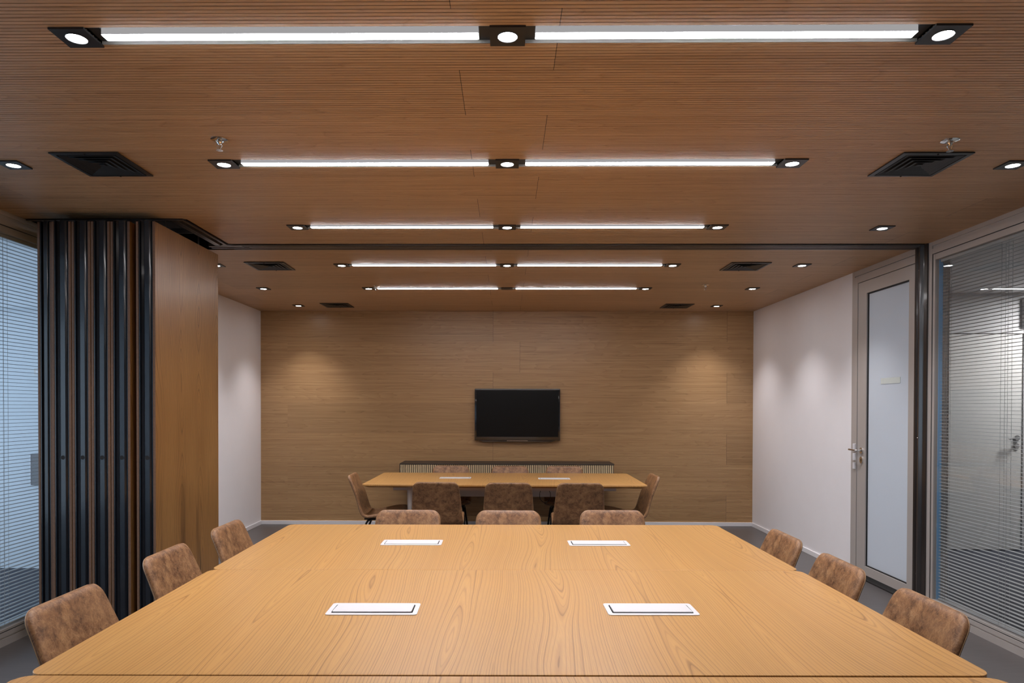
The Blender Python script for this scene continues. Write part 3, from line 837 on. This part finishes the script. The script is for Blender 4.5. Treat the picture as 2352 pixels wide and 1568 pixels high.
# ------------------------------------------------------------------ windows with blinds between the panes
def window(side, y0, y1, nm, label):
    s_ = 1 if side > 0 else -1; X = XR if side > 0 else XL
    def bx(mb, a, b, *r):
        p_, q_ = X+s_*a, X+s_*b; mb.box(min(p_, q_), max(p_, q_), *r)
    mb = MB()
    fz0, fz1 = .085, 2.612
    bx(mb, .0, .13, y0, y1, H-.028, H); bx(mb, .008, .12, y0, y1, H-.050, H-.027); bx(mb, .0, .13, y0, y1, fz1, H-.049)
    bx(mb, .0, .13, y0, y1, 0, .046); bx(mb, .006, .12, y0, y1, .045, .055); bx(mb, .0, .13, y0, y1, .055, fz0)
    bx(mb, -.0012, .131, y1-.038, y1, 0, H); bx(mb, -.0012, .131, y0, y0+.038, 0, H)
    fr_ = struct(mb.obj(nm, m_frame), label)
    # glazing bead
    iy0, iy1 = y0+.038, y1-.038
    mb = MB()
    bx(mb, .004, .012, iy1-.004, iy1, fz0, fz1); bx(mb, .004, .012, iy0, iy0+.004, fz0, fz1)
    bx(mb, .004, .012, iy0, iy1, fz1-.004, fz1); bx(mb, .004, .012, iy0, iy1, fz0, fz0+.004)
    mb.obj('gasket', m_gask, fr_)
    mb = MB()
    bx(mb, .006, .10, iy1-.028, iy1-.004, fz0, fz1); bx(mb, .006, .10, iy0+.004, iy0+.028, fz0, fz1)
    bx(mb, .0072, .101, iy0, iy1, fz1-.045, fz1-.004); bx(mb, .0072, .101, iy0, iy1, fz0+.004, fz0+.018)
    mb.obj('inner_frame', m_frame, fr_)
    mb = MB(); bx(mb, .014, .018, iy0+.02, iy1-.02, fz0+.01, fz1-.01); mb.obj('pane', m_glass, fr_)
    return fr_, iy0+.028, iy1-.028, fz0+.018, fz1-.045
def blind(side, y0, y1, z0, z1, label, cords):
    s_ = 1 if side > 0 else -1; X = (XR if side > 0 else XL)+s_*.05
    t = empty('venetian_blind', (X, (y0+y1)/2, z0), 0, label, 'blind', 'horizontal blinds inside the glazed partitions')
    hl = (y1-y0)/2-.004; Hh = z1-z0
    mb = MB(); z = .03
    while z < Hh-.03:
        pr = [(-.0125, 0), (-.006, .0016), (0, .0022), (.006, .0016), (.0125, 0)]
        for (a, b), (c_, d) in zip(pr, pr[1:]):
            mb.quad((a, -hl, z+b), (c_, -hl, z+d), (c_, hl, z+d), (a, hl, z+b))
            mb.quad((a, -hl, z+b-.0004), (a, hl, z+b-.0004), (c_, hl, z+d-.0004), (c_, -hl, z+d-.0004))
        z += .02355
    mb.obj('slats', m_slat, t)
    mb = MB(); mb.box(-.014, .014, -hl, hl, Hh-.022, Hh-.001, .002); mb.obj('headrail', m_slat, t)
    mb = MB(); mb.box(-.012, .012, -hl, hl, .004, .014, .002); mb.obj('bottom_rail', m_slat, t)
    for cyy in cords:
        yy = cyy-(y0+y1)/2
        for dx in (-.013, .013):
            mb = MB(); mb.box(dx-.0006, dx+.0006, yy-.0007, yy+.0007, .01, Hh-.01); mb.obj('cord', m_cord, t)
    return t
wr, a, b, z0, z1 = window(1, -1.0, 5.100, 'window_1', 'grey aluminium glazed partition frame on the right')
blind(1, a, b-.012, z0, z1, 'horizontal venetian blind behind the glass on the right side', [4.345, 4.405, 4.94, 4.965, 3.0, 3.05])
mb = MB(); mb.box(XR+.034, XR+.062, b-.003, b+.001, z0, z1); o = mb.obj('blue_strip', m_blue, wr); o['label'] = 'bright blue strip at the window edge'  # narrow plain blue strip on the far reveal of the right window
wl, a, b, z0, z1 = window(-1, -1.0, 5.100, 'window_2', 'dark glazed partition frame on the left')
blind(-1, a, b, z0, z1, 'horizontal venetian blind behind the glass on the left side', [4.275, 4.315, 3.0, 3.05])
mb = MB(); mb.box(XR, XR+.12, YF, -1.0, 0, H+.1); struct(mb.obj('wall_right', m_white))
mb = MB(); mb.box(XL-.12, XL, YF, -1.0, 0, H+.1); struct(mb.obj('wall_left', m_white))

# ------------------------------------------------------------------ room beyond the right glazing
R0, R1, RY = XR+.12, 6.8, 7.30
mb = MB(); mb.box(XR+.02, R1, YF, RY, -.05, 0); struct(mb.obj('floor', m_carpet))
mb = MB(); mb.box(R0, R1, YF, RY, H, H+.05); struct(mb.obj('ceiling', m_grey))
mb = MB(); mb.box(R0, R1+.1, RY, RY+.1, -.02, H+.05); struct(mb.obj('wall_side_room_back', m_grey))
mb = MB(); mb.box(R1, R1+.1, YF, RY, -.02, H+.05); struct(mb.obj('wall_side_room_right', m_grey))
mb = MB(); mb.box(R0-.1, R1+.1, YF-.1, YF, -.02, H+.05); struct(mb.obj('wall_side_room_front', m_grey))
mb = MB(); mb.box(R0, 4.5, RY-.012, RY, 0, .05); mb.box(4.62, R1, RY-.012, RY, 0, .02); struct(mb.obj('baseboard_side_room', m_dark))
# white door there
mb = MB()
mb.box(4.50, 4.545, RY-.03, RY, 0, 2.32); mb.box(5.415, 5.46, RY-.03, RY, 0, 2.32); mb.box(4.50, 5.46, RY-.03, RY, 2.275, 2.32)
mb.box(5.405, 5.412, RY-.032, RY, 0, H-.05)
dr = struct(mb.obj('door_2', m_grey), 'grey door seen through the right hand blinds')
mb = MB(); mb.box(4.552, 5.405, RY-.022, RY-.002, .008, 2.268, .003); lf = mb.obj('door_leaf', plain('door_grey', (.60, .60, .575), .5), dr)
mb = MB()
hx, hz2 = 5.345, 1.183
mb.prism([(.028*math.cos(2*PI*i/24), .028*math.sin(2*PI*i/24)) for i in range(24)], lambda a, b, y: (hx+a, y, hz2+b), RY-.036, RY-.022)
mb.tube(round_path([(hx, RY-.03, hz2), (hx, RY-.075, hz2), (hx-.12, RY-.078, hz2-.008)], .02), .010, 10)
mb.obj('handle', m_chrome, lf, 40)
mb = MB(); mb.prism([(.026*math.cos(2*PI*i/24), .026*math.sin(2*PI*i/24)) for i in range(24)], lambda a, b, y: (hx+a, y, hz2-.085+b), RY-.034, RY-.022)
mb.obj('lock', m_chrome, lf, 40)
for (x, y, w_, e_) in ((5.95, 6.75, .35, .36), (5.0, 3.2, .6, .05), (5.0, .5, .6, .05)):
    L = bpy.data.lights.new('side_room_light', 'AREA'); L.shape = 'SQUARE'; L.size = w_; L.energy = SIDE_ROOM_W*e_; L.color = (1, .975, .985)
    o = bpy.data.objects.new('side_room_light', L); COL.objects.link(o); o.location = (x, y, H-.02)

# ------------------------------------------------------------------ corridor beyond the left glazing
Q0, Q1, QY, QH = XL-.12, -6.2, 6.27, 2.66
mb = MB(); mb.box(Q1, XL-.02, YF, QY, -.05, 0); struct(mb.obj('floor', m_carpet))
mb = MB(); mb.box(Q1, Q0, YF, QY, QH, QH+.05); mb.box(Q0-.03, Q0, YF, QY, QH, H+.1); struct(mb.obj('ceiling', m_bluewall))
mb = MB(); mb.box(Q1, Q0, QY, QY+.1, -.02, QH+.05); mb.box(Q1, Q0, 6.0, QY, 2.36, QH); struct(mb.obj('wall_corridor_back', m_bluewall))
mb = MB(); mb.box(Q1, Q0, YF-.1, YF, -.02, QH+.05); struct(mb.obj('wall_corridor_front', m_bluewall))
L = bpy.data.lights.new('daylight_portal', 'AREA'); L.shape = 'RECTANGLE'; L.size = QY-YF; L.size_y = QH; L.cycles.is_portal = True
o = bpy.data.objects.new('daylight_portal', L); COL.objects.link(o); o.location = (Q1, (QY+YF)/2, QH/2)
o.rotation_euler = (PI/2, 0, -PI/2)
t = empty('control_box', (-4.27, QY, .77), 0, 'grey control box on the wall seen past the left blinds', 'control box')
mb = MB(); mb.box(-.075, .075, -.05, -.001, 0, .285, .004); mb.obj('case', plain('box_grey', (.16, .16, .17), .5), t)
mb = MB(); mb.box(-.075, -.066, -.053, -.049, 0, .285); mb.obj('edge_strip', m_plateW, t)
t = empty('wall_switch', (-4.29, QY, 1.78), 0, 'small beige switch plate high on the wall past the left blinds', 'switch')
mb = MB(); mb.box(-.04, .04, -.012, -.001, 0, .055, .003); mb.obj('plate', m_legG, t)
mb = MB(); mb.box(-.02, .02, -.016, -.011, .012, .043); mb.obj('rocker', m_plateW, t)
